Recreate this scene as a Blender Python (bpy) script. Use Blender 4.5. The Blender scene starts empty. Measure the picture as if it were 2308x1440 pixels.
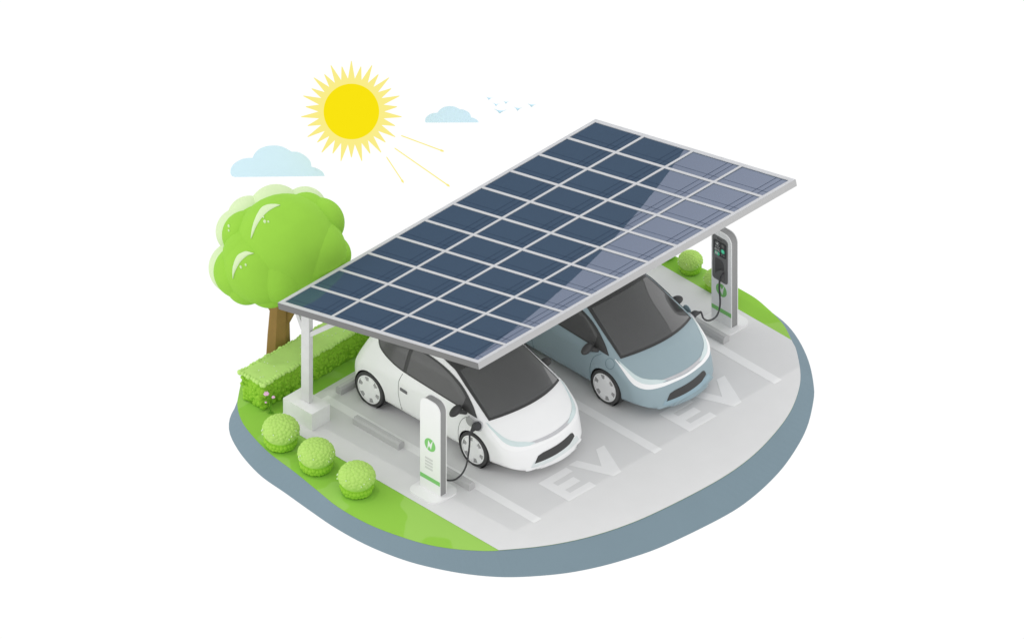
import bpy, bmesh, math, random
import numpy as np
from mathutils import Vector, Matrix
random.seed(7)
S = bpy.context.scene
COL = S.collection
R2, R3, R6 = math.sqrt(2), math.sqrt(3), math.sqrt(6)
PPM = 131.0            # reference pixels per metre in the isometric view
OX, OY = 1154.0, 900.0  # reference pixel of the world origin

# ------------------------------------------------------------------ survey helpers
def gp(px, py, z=0.0):
    """reference pixel -> point on the horizontal plane at height z"""
    a = R2*(px-OX)/PPM
    b = 2*z + R6*(py-OY)/PPM
    return Vector(((a+b)/2, (a-b)/2, z))
RIGHT = Vector((1, 1, 0))/R2
UP = Vector((-1, 1, 2))/R6
TOCAM = Vector((1, -1, 1))/R3
def dp(px, py, depth):
    """reference pixel -> point on a plane facing the viewer, at a distance along the view axis"""
    return RIGHT*((px-OX)/PPM) + UP*(-(py-OY)/PPM) + TOCAM*depth

def lin(r, g, b):
    f = lambda c: (c/255/12.92) if c/255 <= .04045 else ((c/255+.055)/1.055)**2.4
    return (f(r), f(g), f(b))

# ------------------------------------------------------------------ materials
MATS = {}
def mat(name, rgb, rough=.6, spec=.15, metal=0, var=.03, scale=6.0, emit=0, coat=0, gain=1.0, ior=1.5):
    if name in MATS: return MATS[name]
    m = bpy.data.materials.new(name); m.use_nodes = True
    nt = m.node_tree; b = nt.nodes['Principled BSDF']
    c = [min(.985, v*gain) for v in lin(*rgb)]
    tc = nt.nodes.new('ShaderNodeTexCoord'); no = nt.nodes.new('ShaderNodeTexNoise')
    no.inputs['Scale'].default_value = scale; no.inputs['Detail'].default_value = 4
    nt.links.new(tc.outputs['Object'], no.inputs['Vector'])
    mr = nt.nodes.new('ShaderNodeMapRange')
    mr.inputs['From Min'].default_value = .3; mr.inputs['From Max'].default_value = .7
    mr.inputs['To Min'].default_value = 1-var; mr.inputs['To Max'].default_value = 1+var
    nt.links.new(no.outputs['Fac'], mr.inputs['Value'])
    mx = nt.nodes.new('ShaderNodeVectorMath'); mx.operation = 'SCALE'
    mx.inputs[0].default_value = c
    nt.links.new(mr.outputs['Result'], mx.inputs['Scale'])
    nt.links.new(mx.outputs['Vector'], b.inputs['Base Color'])
    b.inputs['Roughness'].default_value = rough
    b.inputs['Specular IOR Level'].default_value = spec
    b.inputs['Metallic'].default_value = metal
    b.inputs['IOR'].default_value = ior
    b.inputs['Coat Weight'].default_value = coat
    b.inputs['Coat Roughness'].default_value = .08
    if emit:
        b.inputs['Base Color'].default_value = (0, 0, 0, 1)
        for l in list(nt.links):
            if l.to_socket == b.inputs['Base Color']: nt.links.remove(l)
        b.inputs['Specular IOR Level'].default_value = 0
        nt.links.new(mx.outputs['Vector'], b.inputs['Emission Color'])
        b.inputs['Emission Strength'].default_value = emit
        m.cycles.emission_sampling = 'NONE'   # far too weak to be worth sampling as a lamp
    MATS[name] = m
    return m

M_frame = mat('frame_aluminium', (194, 195, 197), .5, .2)
M_back = mat('panel_backing', (232, 233, 235), .7, .1)
M_post = mat('post_paint', (212, 212, 212), .5, .2)
M_conc = mat('concrete', (236, 236, 236), .85, .1, var=.025, scale=9)
M_stop = mat('stop_concrete', (192, 192, 192), .85, .1, var=.02, scale=9)
M_glass = mat('car_glass', (90, 90, 90), .12, .5, var=.01)
M_screen = mat('windscreen_glass', (72, 72, 72), .05, .5, var=.01, ior=1.9)
M_trim = mat('car_dark_trim', (68, 68, 68), .4, .3, var=.01)
M_tyre = mat('tyre_rubber', (80, 80, 80), .8, .1)
M_rim = mat('rim_paint', (250, 250, 250), .4, .3, var=.01)
M_slot = mat('rim_slot', (172, 172, 172), .6, .1, var=.01)
M_white = mat('white_car_paint', (248, 248, 248), .35, .25, var=.005)
M_blue = mat('blue_grey_car_paint', (156, 175, 182), .35, .25, var=.008)
M_lens = mat('lamp_lens', (216, 230, 230), .25, .3, var=.01)
M_lampw = mat('lamp_white', (252, 252, 252), .3, .3, var=.005)
M_gap = mat('panel_gap', (120, 120, 122), .8, .05)
M_gapb = mat('panel_gap_blue', (104, 124, 134), .8, .05)
M_strip = mat('grey_strip', (200, 200, 203), .4, .2)
M_chw = mat('charger_white', (236, 236, 236), .45, .2, var=.006)
M_chg = mat('charger_side_grey', (148, 148, 148), .5, .2, var=.01)
M_chl = mat('charger_edge_grey', (205, 205, 205), .5, .2, var=.01)
M_chd = mat('charger_display_grey', (112, 112, 112), .5, .2, var=.01)
M_scr = mat('charger_screen_black', (62, 62, 62), .3, .2, var=.01)
M_rec = mat('charger_recess', (86, 86, 86), .7, .1, var=.01)
M_hol = mat('charger_holster', (104, 104, 104), .7, .1, var=.01)
M_green = mat('logo_green', (131, 198, 117), .5, .15, var=.01)
M_line = mat('grey_print', (208, 208, 208), .6, .1, var=.01)
M_teal = mat('screen_teal', (92, 214, 170), .4, .1, emit=.8)
M_sw = mat('screen_white', (225, 230, 228), .4, .1, emit=.45)
M_sg = mat('screen_grey', (120, 118, 116), .5, .1)
M_cable = mat('cable_black', (72, 72, 74), .55, .2)
M_bark = mat('bark', (150, 120, 72), .85, .05, var=.06, scale=4)
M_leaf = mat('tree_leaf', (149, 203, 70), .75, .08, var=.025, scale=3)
M_pale = mat('tree_highlight', (209, 228, 180), .75, .08, var=.02, scale=3)  # pale green for highlights painted on the tree crown
M_shrub = mat('shrub_lit_leaf', (178, 216, 112), .75, .08, var=.04, scale=5)  # light on the shrub tops put into a paler green
M_hside = mat('shaded_side_leaf', (150, 203, 62), .75, .08, var=.05, scale=4)  # deeper green painting shade on hedge sides and lower shrub leaves
M_hedge = mat('hedge_lit_leaf', (187, 224, 126), .75, .08, var=.05, scale=4)  # light on the hedge top put into a paler green
M_dot = mat('pale_leaf_tip', (214, 234, 190), .75, .08)
M_stem = mat('flower_stem', (104, 158, 48), .7, .1)
M_petal = mat('pink_petal', (240, 190, 226), .6, .1)
M_slate = mat('slate_rim', (124, 143, 153), .8, .1, var=.012, scale=1.5)
M_sun = mat('sun_disc_yellow', (249, 228, 18), emit=1, var=.004)
M_cor = mat('sun_corona_yellow', (251, 238, 138), emit=1, var=.004)
M_cloud = mat('cloud_blue', (215, 240, 255), .9, 0, var=.006)
M_bird = mat('bird_blue', (200, 232, 250), .9, 0, var=.006)

# ------------------------------------------------------------------ object helpers
def obj(name, bm, material, parent=None, smooth=False, autos=None):
    """link a bmesh as ONE mesh object; vertices are given in the parent's frame"""
    me = bpy.data.meshes.new(name)
    bmesh.ops.recalc_face_normals(bm, faces=bm.faces[:])
    bm.to_mesh(me); bm.free()
    ms = material if isinstance(material, (list, tuple)) else [material]
    for m in ms: me.materials.append(m)
    if smooth or autos:
        me.polygons.foreach_set('use_smooth', [True]*len(me.polygons))
        if autos: me.set_sharp_from_angle(angle=math.radians(autos))
    o = bpy.data.objects.new(name, me); COL.objects.link(o)
    if parent: o.parent = parent
    return o
def tag(o, label=None, cat=None, group=None, kind=None):
    if label: o['label'] = label
    if cat: o['category'] = cat
    if group: o['group'] = group
    if kind: o['kind'] = kind
    return o
def thing(name, label, cat, loc=(0, 0, 0), rz=0, group=None):
    o = bpy.data.objects.new(name, None); COL.objects.link(o)
    o.empty_display_size = .2
    o.location = loc; o.rotation_euler = (0, 0, rz)
    return tag(o, label, cat, group)
def copy_tree(o, parent=None):
    c = o.copy(); COL.objects.link(c)
    if parent: c.parent = parent
    for ch in [q for q in bpy.data.objects if q.parent == o]: copy_tree(ch, c)
    return c
NB = bmesh.new
def box(bm, x0, x1, y0, y1, z0, z1, mi=0, M=None, bev=0):
    vs = [Vector((x, y, z)) for z in (z0, z1) for y in (y0, y1) for x in (x0, x1)]
    if M: vs = [M @ v for v in vs]
    v = [bm.verts.new(p) for p in vs]
    fs = []
    for q in ((0, 2, 3, 1), (4, 5, 7, 6), (0, 1, 5, 4), (2, 6, 7, 3), (0, 4, 6, 2), (1, 3, 7, 5)):
        f = bm.faces.new([v[i] for i in q]); f.material_index = mi; fs.append(f)
    if bev:
        es = list({e for f in fs for e in f.edges})
        bmesh.ops.bevel(bm, geom=es, offset=bev, segments=2, profile=.5, affect='EDGES')
def prism(bm, pts, fn, d0, d1, mi=0):
    """extrude a 2D outline; fn(u,v,d) -> 3D"""
    a = [bm.verts.new(fn(u, v, d0)) for u, v in pts]
    b = [bm.verts.new(fn(u, v, d1)) for u, v in pts]
    n = len(pts)
    fs = [bm.faces.new(a[::-1]), bm.faces.new(b)]
    for i in range(n):
        fs.append(bm.faces.new((a[i], a[(i+1) % n], b[(i+1) % n], b[i])))
    for f in fs: f.material_index = mi
def fan_prism(bm, pts, ctr, fn, d0, d1):
    """extrude an outline that can be seen whole from the point ctr"""
    a = [bm.verts.new(fn(u, v, d0)) for u, v in pts]; b = [bm.verts.new(fn(u, v, d1)) for u, v in pts]
    ca, cb = bm.verts.new(fn(*ctr, d0)), bm.verts.new(fn(*ctr, d1)); n = len(pts)
    for i in range(n):
        j = (i+1) % n
        bm.faces.new((a[j], a[i], ca)); bm.faces.new((b[i], b[j], cb)); bm.faces.new((a[i], a[j], b[j], b[i]))
def rrect(w, h, r, n=6, cx=0, cy=0):
    pts = []
    for sx, sy, a0 in ((1, 1, 0), (-1, 1, 90), (-1, -1, 180), (1, -1, 270)):
        for i in range(n+1):
            a = math.radians(a0+90*i/n)
            pts.append((cx+sx*(w/2-r)+r*math.cos(a), cy+sy*(h/2-r)+r*math.sin(a)))
    return pts
def circ(r, n=32, cx=0, cy=0):
    return [(cx+r*math.cos(2*math.pi*i/n), cy+r*math.sin(2*math.pi*i/n)) for i in range(n)]
def catmull(P, n=8, closed=False):
    P = [np.array(p, float) for p in P]; out = []
    N = len(P); rng = range(N if closed else N-1)
    for i in rng:
        p1, p2 = P[i], P[(i+1) % N]
        p0 = P[i-1] if (closed or i > 0) else 2*p1-p2
        p3 = P[(i+2) % N] if (closed or i+2 < N) else 2*p2-p1
        for k in range(n):
            t = k/n
            out.append(.5*((2*p1)+(-p0+p2)*t+(2*p0-5*p1+4*p2-p3)*t*t+(-p0+3*p1-3*p2+p3)*t**3))
    if not closed: out.append(P[-1])
    return out
def tube(bm, pts, rad, n=10, mi=0, cap=True):
    pts = [Vector(p) for p in pts]; N = len(pts)
    rad = rad if hasattr(rad, '__len__') else [rad]*N
    T = [(pts[min(i+1, N-1)]-pts[max(i-1, 0)]).normalized() for i in range(N)]
    u = T[0].orthogonal().normalized(); rings = []
    for i in range(N):
        u = (u-T[i]*u.dot(T[i])).normalized(); w = T[i].cross(u)
        rings.append([bm.verts.new(pts[i]+(u*math.cos(2*math.pi*k/n)+w*math.sin(2*math.pi*k/n))*rad[i]) for k in range(n)])
    for a, b in zip(rings, rings[1:]):
        for k in range(n):
            f = bm.faces.new((a[k], a[(k+1) % n], b[(k+1) % n], b[k])); f.material_index = mi
    if cap:
        for r in (rings[0][::-1], rings[-1]):
            f = bm.faces.new(r); f.material_index = mi
def ball(bm, c, r, sub=2, mi=0, rot=None):
    r = r if hasattr(r, '__len__') else (r, r, r)
    M = Matrix.Translation(c) @ (rot if rot else Matrix.Identity(4)) @ Matrix.Diagonal((*r, 1))
    g = bmesh.ops.create_icosphere(bm, subdivisions=sub, radius=1, matrix=M)
    if mi:
        for f in {f for v in g['verts'] for f in v.link_faces}: f.material_index = mi
def lathe(bm, prof, axis_c, n=40, mi=0):
    """revolve (radius, y) profile about the y axis through axis_c"""
    rings = []
    for r, y in prof:
        rings.append([bm.verts.new((axis_c[0]+r*math.cos(2*math.pi*k/n), axis_c[1]+y, axis_c[2]+r*math.sin(2*math.pi*k/n))) for k in range(n)])
    for a, b in zip(rings, rings[1:]):
        for k in range(n):
            f = bm.faces.new((a[k], a[(k+1) % n], b[(k+1) % n], b[k])); f.material_index = mi
    return rings

# ------------------------------------------------------------------ sky, sun, camera
def build_light():
    W = bpy.data.worlds.new('World'); S.world = W; W.use_nodes = True
    nt = W.node_tree; bg = nt.nodes['Background']; N = nt.nodes.new; Lk = nt.links.new
    tc = N('ShaderNodeTexCoord'); sep = N('ShaderNodeSeparateXYZ'); Lk(tc.outputs['Generated'], sep.inputs[0])
    def sock(v, i):
        if isinstance(v, (int, float)): i.default_value = v
        else: Lk(v, i)
    def mth(op, a, b=0, c=None):
        n = N('ShaderNodeMath'); n.operation = op
        sock(a, n.inputs[0]); sock(b, n.inputs[1])
        if c is not None: sock(c, n.inputs[2])
        return n.outputs[0]
    def ss(v, a, b, lo=0., hi=1.):
        n = N('ShaderNodeMapRange'); n.interpolation_type = 'SMOOTHSTEP'
        n.inputs['From Min'].default_value = a; n.inputs['From Max'].default_value = b
        n.inputs['To Min'].default_value = lo; n.inputs['To Max'].default_value = hi
        sock(v, n.inputs['Value']); return n.outputs[0]
    x, y, z = sep.outputs
    # a pale veiled sky: bright behind and to the left, dimmer towards +x
    d = mth('ADD', mth('ADD', mth('MULTIPLY', x, SKY['dx']), mth('MULTIPLY', y, SKY['dy'])), mth('MULTIPLY', z, SKY['dz']))
    up = mth('MAXIMUM', mth('ADD', d, SKY['base']), .12)
    # made-up dark band over a bright one, mirrored as the roof's glare edge
    az = mth('ADD', mth('MULTIPLY', x, -.802), mth('MULTIPLY', y, .597))
    sector = ss(az, .72, .86)
    dark_band = mth('MULTIPLY', mth('MULTIPLY', sector, ss(z, .2555, .2565)), ss(z, .72, .82, 1., 0.))
    bright_band = mth('MULTIPLY', sector, ss(z, .2555, .2565, 1., 0.))
    def lerp(a, b, t):
        return mth('ADD', mth('MULTIPLY', a, mth('SUBTRACT', 1.0, t)), mth('MULTIPLY', b, t))
    up = lerp(up, SKY['bright_band'], bright_band)
    up = lerp(up, SKY['dark_band'], dark_band)
    sky = N('ShaderNodeTexSky'); sky.sky_type = 'NISHITA'; sky.sun_disc = False
    sky.sun_elevation = math.radians(SUN_EL); sky.sun_rotation = math.radians(225)
    sm = N('ShaderNodeVectorMath'); sm.operation = 'SCALE'; Lk(sky.outputs[0], sm.inputs[0]); sm.inputs['Scale'].default_value = .1
    cb = N('ShaderNodeCombineXYZ')
    for i in range(2): Lk(up, cb.inputs[i])
    Lk(mth('MULTIPLY', up, mth('ADD', 1.0, mth('MULTIPLY', bright_band, .18))), cb.inputs[2])
    mx = N('ShaderNodeMix'); mx.data_type = 'VECTOR'; mx.inputs['Factor'].default_value = .05
    Lk(cb.outputs[0], mx.inputs[4]); Lk(sm.outputs[0], mx.inputs[5])
    # below the horizon everything is white
    m2 = N('ShaderNodeMix'); m2.data_type = 'VECTOR'
    Lk(ss(z, -.02, .0), m2.inputs['Factor']); m2.inputs[4].default_value = (1.03, 1.03, 1.03); Lk(mx.outputs[1], m2.inputs[5])
    Lk(m2.outputs[1], bg.inputs['Color']); bg.inputs['Strength'].default_value = 1
    L = bpy.data.lights.new('sun_lamp', 'SUN'); L.energy = SUN_E; L.angle = math.radians(1.0); L.color = (1, .985, .95)
    o = bpy.data.objects.new('sun_lamp', L); COL.objects.link(o)
    t = Vector((math.cos(math.radians(SUN_EL))/R2, math.cos(math.radians(SUN_EL))/R2, -math.sin(math.radians(SUN_EL))))
    o.rotation_euler = t.to_track_quat('-Z', 'Y').to_euler(); o.location = (-3, -3, 12)
    cam = bpy.data.cameras.new('camera'); co = bpy.data.objects.new('camera', cam); COL.objects.link(co)
    cam.type = 'ORTHO'; cam.ortho_scale = 2308/PPM; cam.clip_end = 500
    c = dp(1154, 720, 0)
    co.location = c+TOCAM*40
    co.rotation_euler = (-TOCAM).to_track_quat('-Z', 'Y').to_euler()
    S.camera = co
    vs = S.view_settings; vs.view_transform = 'Standard'; vs.look = 'None'; vs.exposure = 0; vs.gamma = 1
SUN_EL = 80
SUN_E = .27
SKY = dict(base=1.52, dx=-.32, dy=.06, dz=-.55, bright_band=1.45, dark_band=.2)
build_light()

# ------------------------------------------------------------------ the island
A_px = [(535, 903), (536, 923), (546, 951), (569, 982), (609, 1022), (665, 1064), (714, 1104), (763, 1143), (829, 1180),
        (895, 1206), (961, 1226), (1027, 1237), (1093, 1241), (1123, 1240), (1227, 1230), (1327, 1210), (1427, 1177),
        (1527, 1131), (1627, 1077), (1693, 1030), (1743, 980), (1780, 930), (1800, 880), (1804, 840), (1795, 790), (1785, 769),
        (1767, 733), (1739, 703)]
B_px = [(535, 909), (519, 939), (516, 967), (525, 994), (549, 1031), (589, 1073), (642, 1110), (698, 1150), (757, 1190), (829, 1229),
        (912, 1262), (994, 1283), (1076, 1296), (1158, 1300), (1260, 1293), (1340, 1279), (1417, 1258), (1500, 1228), (1627, 1166),
        (1693, 1123), (1753, 1067), (1793, 1013), (1820, 960), (1834, 900), (1834, 868), (1826, 825), (1812, 788), (1793, 755), (1770, 728), (1741, 705)]
ZB = -.34
def resample(P, n):
    P = np.array(P); d = np.r_[0, np.cumsum(np.linalg.norm(np.diff(P, axis=0), axis=1))]
    t = np.linspace(0, d[-1], n)
    return np.c_[[np.interp(t, d, P[:, k]) for k in range(P.shape[1])]].T
frontA = resample([gp(p[0], p[1])[:] for p in catmull(A_px, 8)], 120)
frontB = resample([gp(p[0], p[1], ZB)[:] for p in catmull(B_px, 8)], 120)
back_px = [(1704, 673), (1662, 648), (1600, 612), (1517, 575)]
backA = [gp(*p)[:] for p in back_px] + [(-2.2, 5.0, 0), (-3.2, 4.85, 0), (-3.75, 4.2, 0), (-3.85, 3, 0), (-3.85, 1, 0), (-3.85, -1, 0), (-3.85, -2.3, 0), (-3.8, -2.7, 0), (-3.62, -2.98, 0)]
bk = catmull([frontA[-1]]+backA+[frontA[0]], 6)[1:-1]
topA = [Vector(p) for p in frontA]+[Vector(p) for p in bk]
botB = [Vector(p) for p in frontB]+[Vector((p[0], p[1], ZB)) for p in bk]
bm = NB()
va = [bm.verts.new(p-Vector((0, 0, .004))) for p in topA]; vb = [bm.verts.new(p) for p in botB]
n = len(va)
bm.faces.new(va); bm.faces.new(vb[::-1])
for i in range(n): bm.faces.new((va[i], vb[i], vb[(i+1) % n], va[(i+1) % n]))
tag(obj('ground', bm, M_slate), kind='structure')

# lawn: mown grass with paler worn patches
ml = bpy.data.materials.new('lawn_grass'); ml.use_nodes = True; nt = ml.node_tree; b = nt.nodes['Principled BSDF']
tc = nt.nodes.new('ShaderNodeTexCoord'); no = nt.nodes.new('ShaderNodeTexNoise'); no.inputs['Scale'].default_value = .75; no.inputs['Detail'].default_value = 1.5
nt.links.new(tc.outputs['Object'], no.inputs['Vector'])
rp = nt.nodes.new('ShaderNodeValToRGB'); rp.color_ramp.elements[0].position = .515; rp.color_ramp.elements[1].position = .53
rp.color_ramp.elements[0].color = (*lin(147, 200, 76), 1); rp.color_ramp.elements[1].color = (*lin(158, 205, 96), 1)
nt.links.new(no.outputs['Fac'], rp.inputs[0]); nt.links.new(rp.outputs[0], b.inputs['Base Color'])
b.inputs['Roughness'].default_value = .9; b.inputs['Specular IOR Level'].default_value = .05
bm = NB(); bm.faces.new([bm.verts.new(p) for p in topA]); bm.normal_update()
tag(obj('lawn', bm, ml), kind='structure')

# pavement sheet with painted markings
PX0, PY0, PY1 = -2.5, -3.337, 4.645
bm = NB()
inside = [p for p in frontA if p[1] > PY0+.01 and p[1] < PY1-.01 and p[0] > 0]
def edge_x(yv):
    for p, q in zip(frontA, frontA[1:]):
        if p[0] > 0 and (p[1]-yv)*(q[1]-yv) <= 0 and p[1] != q[1]:
            t = (yv-p[1])/(q[1]-p[1]); return p[0]+t*(q[0]-p[0])
poly = [(PX0, PY0), (edge_x(PY0), PY0)]+[(p[0], p[1]) for p in inside]+[(edge_x(PY1), PY1), (PX0, PY1)]
bm.faces.new([bm.verts.new((x, y, .006)) for x, y in poly]); bm.normal_update()
M_pave = mat('pavement_grey', (221, 221, 221), .85, .1, var=.012, scale=2.0, gain=1.0)
pave = tag(obj('pavement', bm, M_pave), kind='structure')
M_paint = mat('road_paint', (239, 239, 239), .8, .1, var=.012, scale=5)
for yc in (-2.25, .684, 3.6):
    bm = NB(); box(bm, -2.32, 2.88, yc-.09, yc+.09, .007, .0105); obj('bay_line', bm, M_paint, pave)
def pxs(zx, zy): return gp(1060+zx/3, 780+zy/3)
def lettering(dy):
    bm = NB()
    e = lambda x0, x1, y0, y1: [(x0, y0), (x1, y0), (x1, y1), (x0, y1)]
    o = pxs(460, 930); c = pxs(670, 1048); a = pxs(645, 820)
    x0, y0 = o.x, o.y-.0; H = c.x-x0; Wd = (pxs(660, 829).y-y0); tk = .17
    # letter E: one closed outline, top towards the car
    E = [(x0, y0), (x0+H, y0), (x0+H, y0+.98*Wd*1.0), (x0+H-tk*.95, y0+.98*Wd), (x0+H-tk*.95, y0+tk*1.1), (x0+H/2+tk*.5, y0+tk*1.1), (x0+H/2+tk*.5, y0+.84*Wd), (x0+H/2-tk*.5, y0+.84*Wd),
         (x0+H/2-tk*.5, y0+tk*1.1), (x0+tk*.95, y0+tk*1.1), (x0+tk*.95, y0+Wd), (x0, y0+Wd)]
    P = [(850, 700), (905, 672), (1020, 850), (970, 880), (665, 805), (722, 775), (888, 815)]
    V = [(pxs(*p).x, pxs(*p).y) for p in P]
    for L in (E, V):
        top = [bm.verts.new((x, y+dy, .0105)) for x, y in L]; bt = [bm.verts.new((x, y+dy, .007)) for x, y in L]
        bm.faces.new(top)
        for i in range(len(L)): bm.faces.new((top[i], bt[i], bt[(i+1) % len(L)], top[(i+1) % len(L)]))
    return obj('bay_lettering', bm, M_paint, pave)
lettering(0); lettering(2.93)

# ------------------------------------------------------------------ wheel stops
def stop(name_label, x0, x1, y0, y1):
    bm = NB()
    along_x = (x1-x0) > (y1-y0)
    w = (y1-y0) if along_x else (x1-x0)
    prof = [(-w/2, 0), (w/2, 0), (w/2, .105), (w/2-.03, .145), (-w/2+.03, .145), (-w/2, .105)]
    l = (x1-x0) if along_x else (y1-y0)
    fn = (lambda u, v, d: (d, u, v)) if along_x else (lambda u, v, d: (u, d, v))
    prism(bm, prof, fn, -l/2, l/2)
    o = obj('wheel_stop', bm, M_stop); o.location = ((x0+x1)/2, (y0+y1)/2, .006)
    return tag(o, name_label, 'wheel stop', 'concrete wheel stops')
stop('low grey concrete bar beside the rear half of the white car, nearest the footing', -1.41, -.30, -2.46, -2.32)
stop('low grey concrete bar behind the front charger, its end showing beside the cable', .31, 1.42, -2.46, -2.32)
stop('low grey concrete bar at the foot of the far charger beside the blue car', .31, 1.425, 3.72, 3.86)
stop('rounded grey concrete bar lying across the bay behind the white car', -2.29, -2.155, -2.0, -.2)

# ------------------------------------------------------------------ solar carport
TH = math.atan2(1.163, 4.869); CS, SN = math.cos(TH), math.sin(TH)
PL = Vector((-2.52, -3.18, 2.368)); LA, LB, TK = 5.006, 7.73, .125
EX, EY, EN = Vector((CS, 0, SN)), Vector((0, 1, 0)), Vector((-SN, 0, CS))
base = Vector((-2.11, .68, 0))
carport = thing('solar_carport', 'large tilted carport roof of dark blue solar panels in a grey frame above both cars', 'carport', base)
def pp(s, t, d): return PL+EX*s+EY*t+EN*d-base
bm = NB()
NX, NY = 4, 11
BO, BI = .085, .060   # outer and inner bar widths
mw = (LA-2*BO-(NX-1)*BI)/NX; mh = (LB-2*BO-(NY-1)*BI)/NY
def obox(bm, s0, s1, t0, t1, d0, d1, mi=0):
    vs = [bm.verts.new(pp(s, t, d)) for d in (d0, d1) for t in (t0, t1) for s in (s0, s1)]
    for q in ((0, 2, 3, 1), (4, 5, 7, 6), (0, 1, 5, 4), (2, 6, 7, 3), (0, 4, 6, 2), (1, 3, 7, 5)):
        f = bm.faces.new([vs[i] for i in q]); f.material_index = mi
# outer frame
obox(bm, 0, LA, 0, BO, -TK, 0); obox(bm, 0, LA, LB-BO, LB, -TK, 0)
obox(bm, 0, BO, BO, LB-BO, -TK, 0); obox(bm, LA-BO, LA, BO, LB-BO, -TK, 0)
for i in range(1, NX):
    s = BO+i*mw+(i-1)*BI; obox(bm, s, s+BI, BO, LB-BO, -TK*.8, -.001)
for j in range(1, NY):
    t = BO+j*mh+(j-1)*BI; obox(bm, BO, LA-BO, t, t+BI, -TK*.8, -.002)
obj('frame', bm, M_frame, carport)
M_edge_dark = mat('edge_shade_dark', (120, 120, 120), .5, .2, var=.01)  # shade of the end edges painted as dark grey on added strips
M_edge_mid = mat('edge_shade_mid', (186, 186, 186), .5, .2, var=.01)  # milder shade of the front edge painted as mid grey
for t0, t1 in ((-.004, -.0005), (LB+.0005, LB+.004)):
    bm = NB(); obox(bm, 0, LA, t0, t1, -TK, -.004); obj('end_shade_strip', bm, M_edge_dark, carport)
bm = NB(); obox(bm, LA+.0005, LA+.004, 0, LB, -TK, -.004); obj('front_shade_strip', bm, M_edge_mid, carport)
bm = NB(); obox(bm, BO, LA-BO, BO, LB-BO, -TK*.97, -TK*.82); obj('backing_sheet', bm, M_back, carport)
# glass of a photovoltaic module
M_pv = mat('solar_glass', (58, 78, 100), .0, .5, var=.015, scale=1.0)
M_bus = mat('solar_busbar', (42, 54, 76), .6, 0, var=.01)
def glare_tilt(s, t): return .050*(s-(4.84-.12*t-.027*t*t))/1.551  # tilts shading normals so the mirrored sky edge follows a chosen glare line
for i in range(NX):
    for j in range(NY):
        s0 = BO+i*(mw+BI); t0 = BO+j*(mh+BI)
        bm = NB(); G = 6
        g = [[bm.verts.new(pp(s0+mw*a/G, t0+mh*c/G, -.012)) for c in range(G+1)] for a in range(G+1)]
        for a in range(G):
            for c in range(G):
                bm.faces.new((g[a][c], g[a+1][c], g[a+1][c+1], g[a][c+1]))
        def strip(sa, sb, ta, tb):
            v = [bm.verts.new(pp(s, t, -.0105)) for s, t in ((sa, ta), (sb, ta), (sb, tb), (sa, tb))]
            f = bm.faces.new(v); f.material_index = 1
        for q in (.745, .865): strip(s0+mw*q-.005, s0+mw*q+.005, t0+.002, t0+mh-.002)
        strip(s0+.002, s0+mw-.002, t0+mh*.22-.003, t0+mh*.22+.003)
        me = bpy.data.meshes.new('solar_panel'); bm.to_mesh(me); bm.free()
        me.materials.append(M_pv); me.materials.append(M_bus)
        me.polygons.foreach_set('use_smooth', [True]*len(me.polygons))
        nrm = []
        for v in me.vertices:
            p = Vector(v.co)+base-PL
            w = glare_tilt(p.dot(EX), p.y)
            nrm.append((EN-EX*w).normalized())
        me.normals_split_custom_set_from_vertices(nrm)
        o = bpy.data.objects.new('solar_panel', me); COL.objects.link(o); o.parent = carport
# posts, footings, braces at both ends
def under(x): return PL.z+(x-PL.x)*math.tan(TH)-TK/CS
for sy, yb in ((1, -2.89), (-1, 4.25)):
    bm = NB(); box(bm, -2.46, -1.76, min(yb-sy*.22, yb+sy*.22), max(yb-sy*.22, yb+sy*.22), .0, .357)
    bmesh.ops.translate(bm, verts=bm.verts[:], vec=-base); obj('footing', bm, M_conc, carport)
    bm = NB(); y0, y1 = sorted((yb-sy*.03, yb+sy*.065))
    xs = (-2.21, -2.02)
    v = [bm.verts.new(Vector((x, y, z))-base) for x, y, z in [(xs[0], y0, .357), (xs[1], y0, .357), (xs[1], y1, .357), (xs[0], y1, .357),
         (xs[0], y0, under(xs[0])), (xs[1], y0, under(xs[1])), (xs[1], y1, under(xs[1])), (xs[0], y1, under(xs[0]))]]
    for q in ((0, 3, 2, 1), (4, 5, 6, 7), (0, 1, 5, 4), (1, 2, 6, 5), (2, 3, 7, 6), (3, 0, 4, 7)): bm.faces.new([v[i] for i in q])
    obj('post', bm, M_post, carport)
    yc = (y0+y1)/2
    for x0, z0, x1 in ((-2.02, 1.80, -1.12), (-2.21, 1.84, -2.44)):
        bm = NB(); z1 = under(x1)+.02
        d = Vector((x1-x0, 0, z1-z0)).normalized(); nn = Vector((-d.z, 0, d.x))*.04
        P = [Vector((x0, yc, z0))-d*.02, Vector((x1, yc, z1))]
        v = [bm.verts.new(P[a]+nn*sg+Vector((0, oy, 0))-base) for a in (0, 1) for oy in (-.03, .03) for sg in (-1, 1)]
        for q in ((0, 1, 3, 2), (4, 6, 7, 5), (0, 4, 5, 1), (2, 3, 7, 6), (0, 2, 6, 4), (1, 5, 7, 3)): bm.faces.new([v[i] for i in q])
        obj('brace', bm, M_chl, carport)

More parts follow.
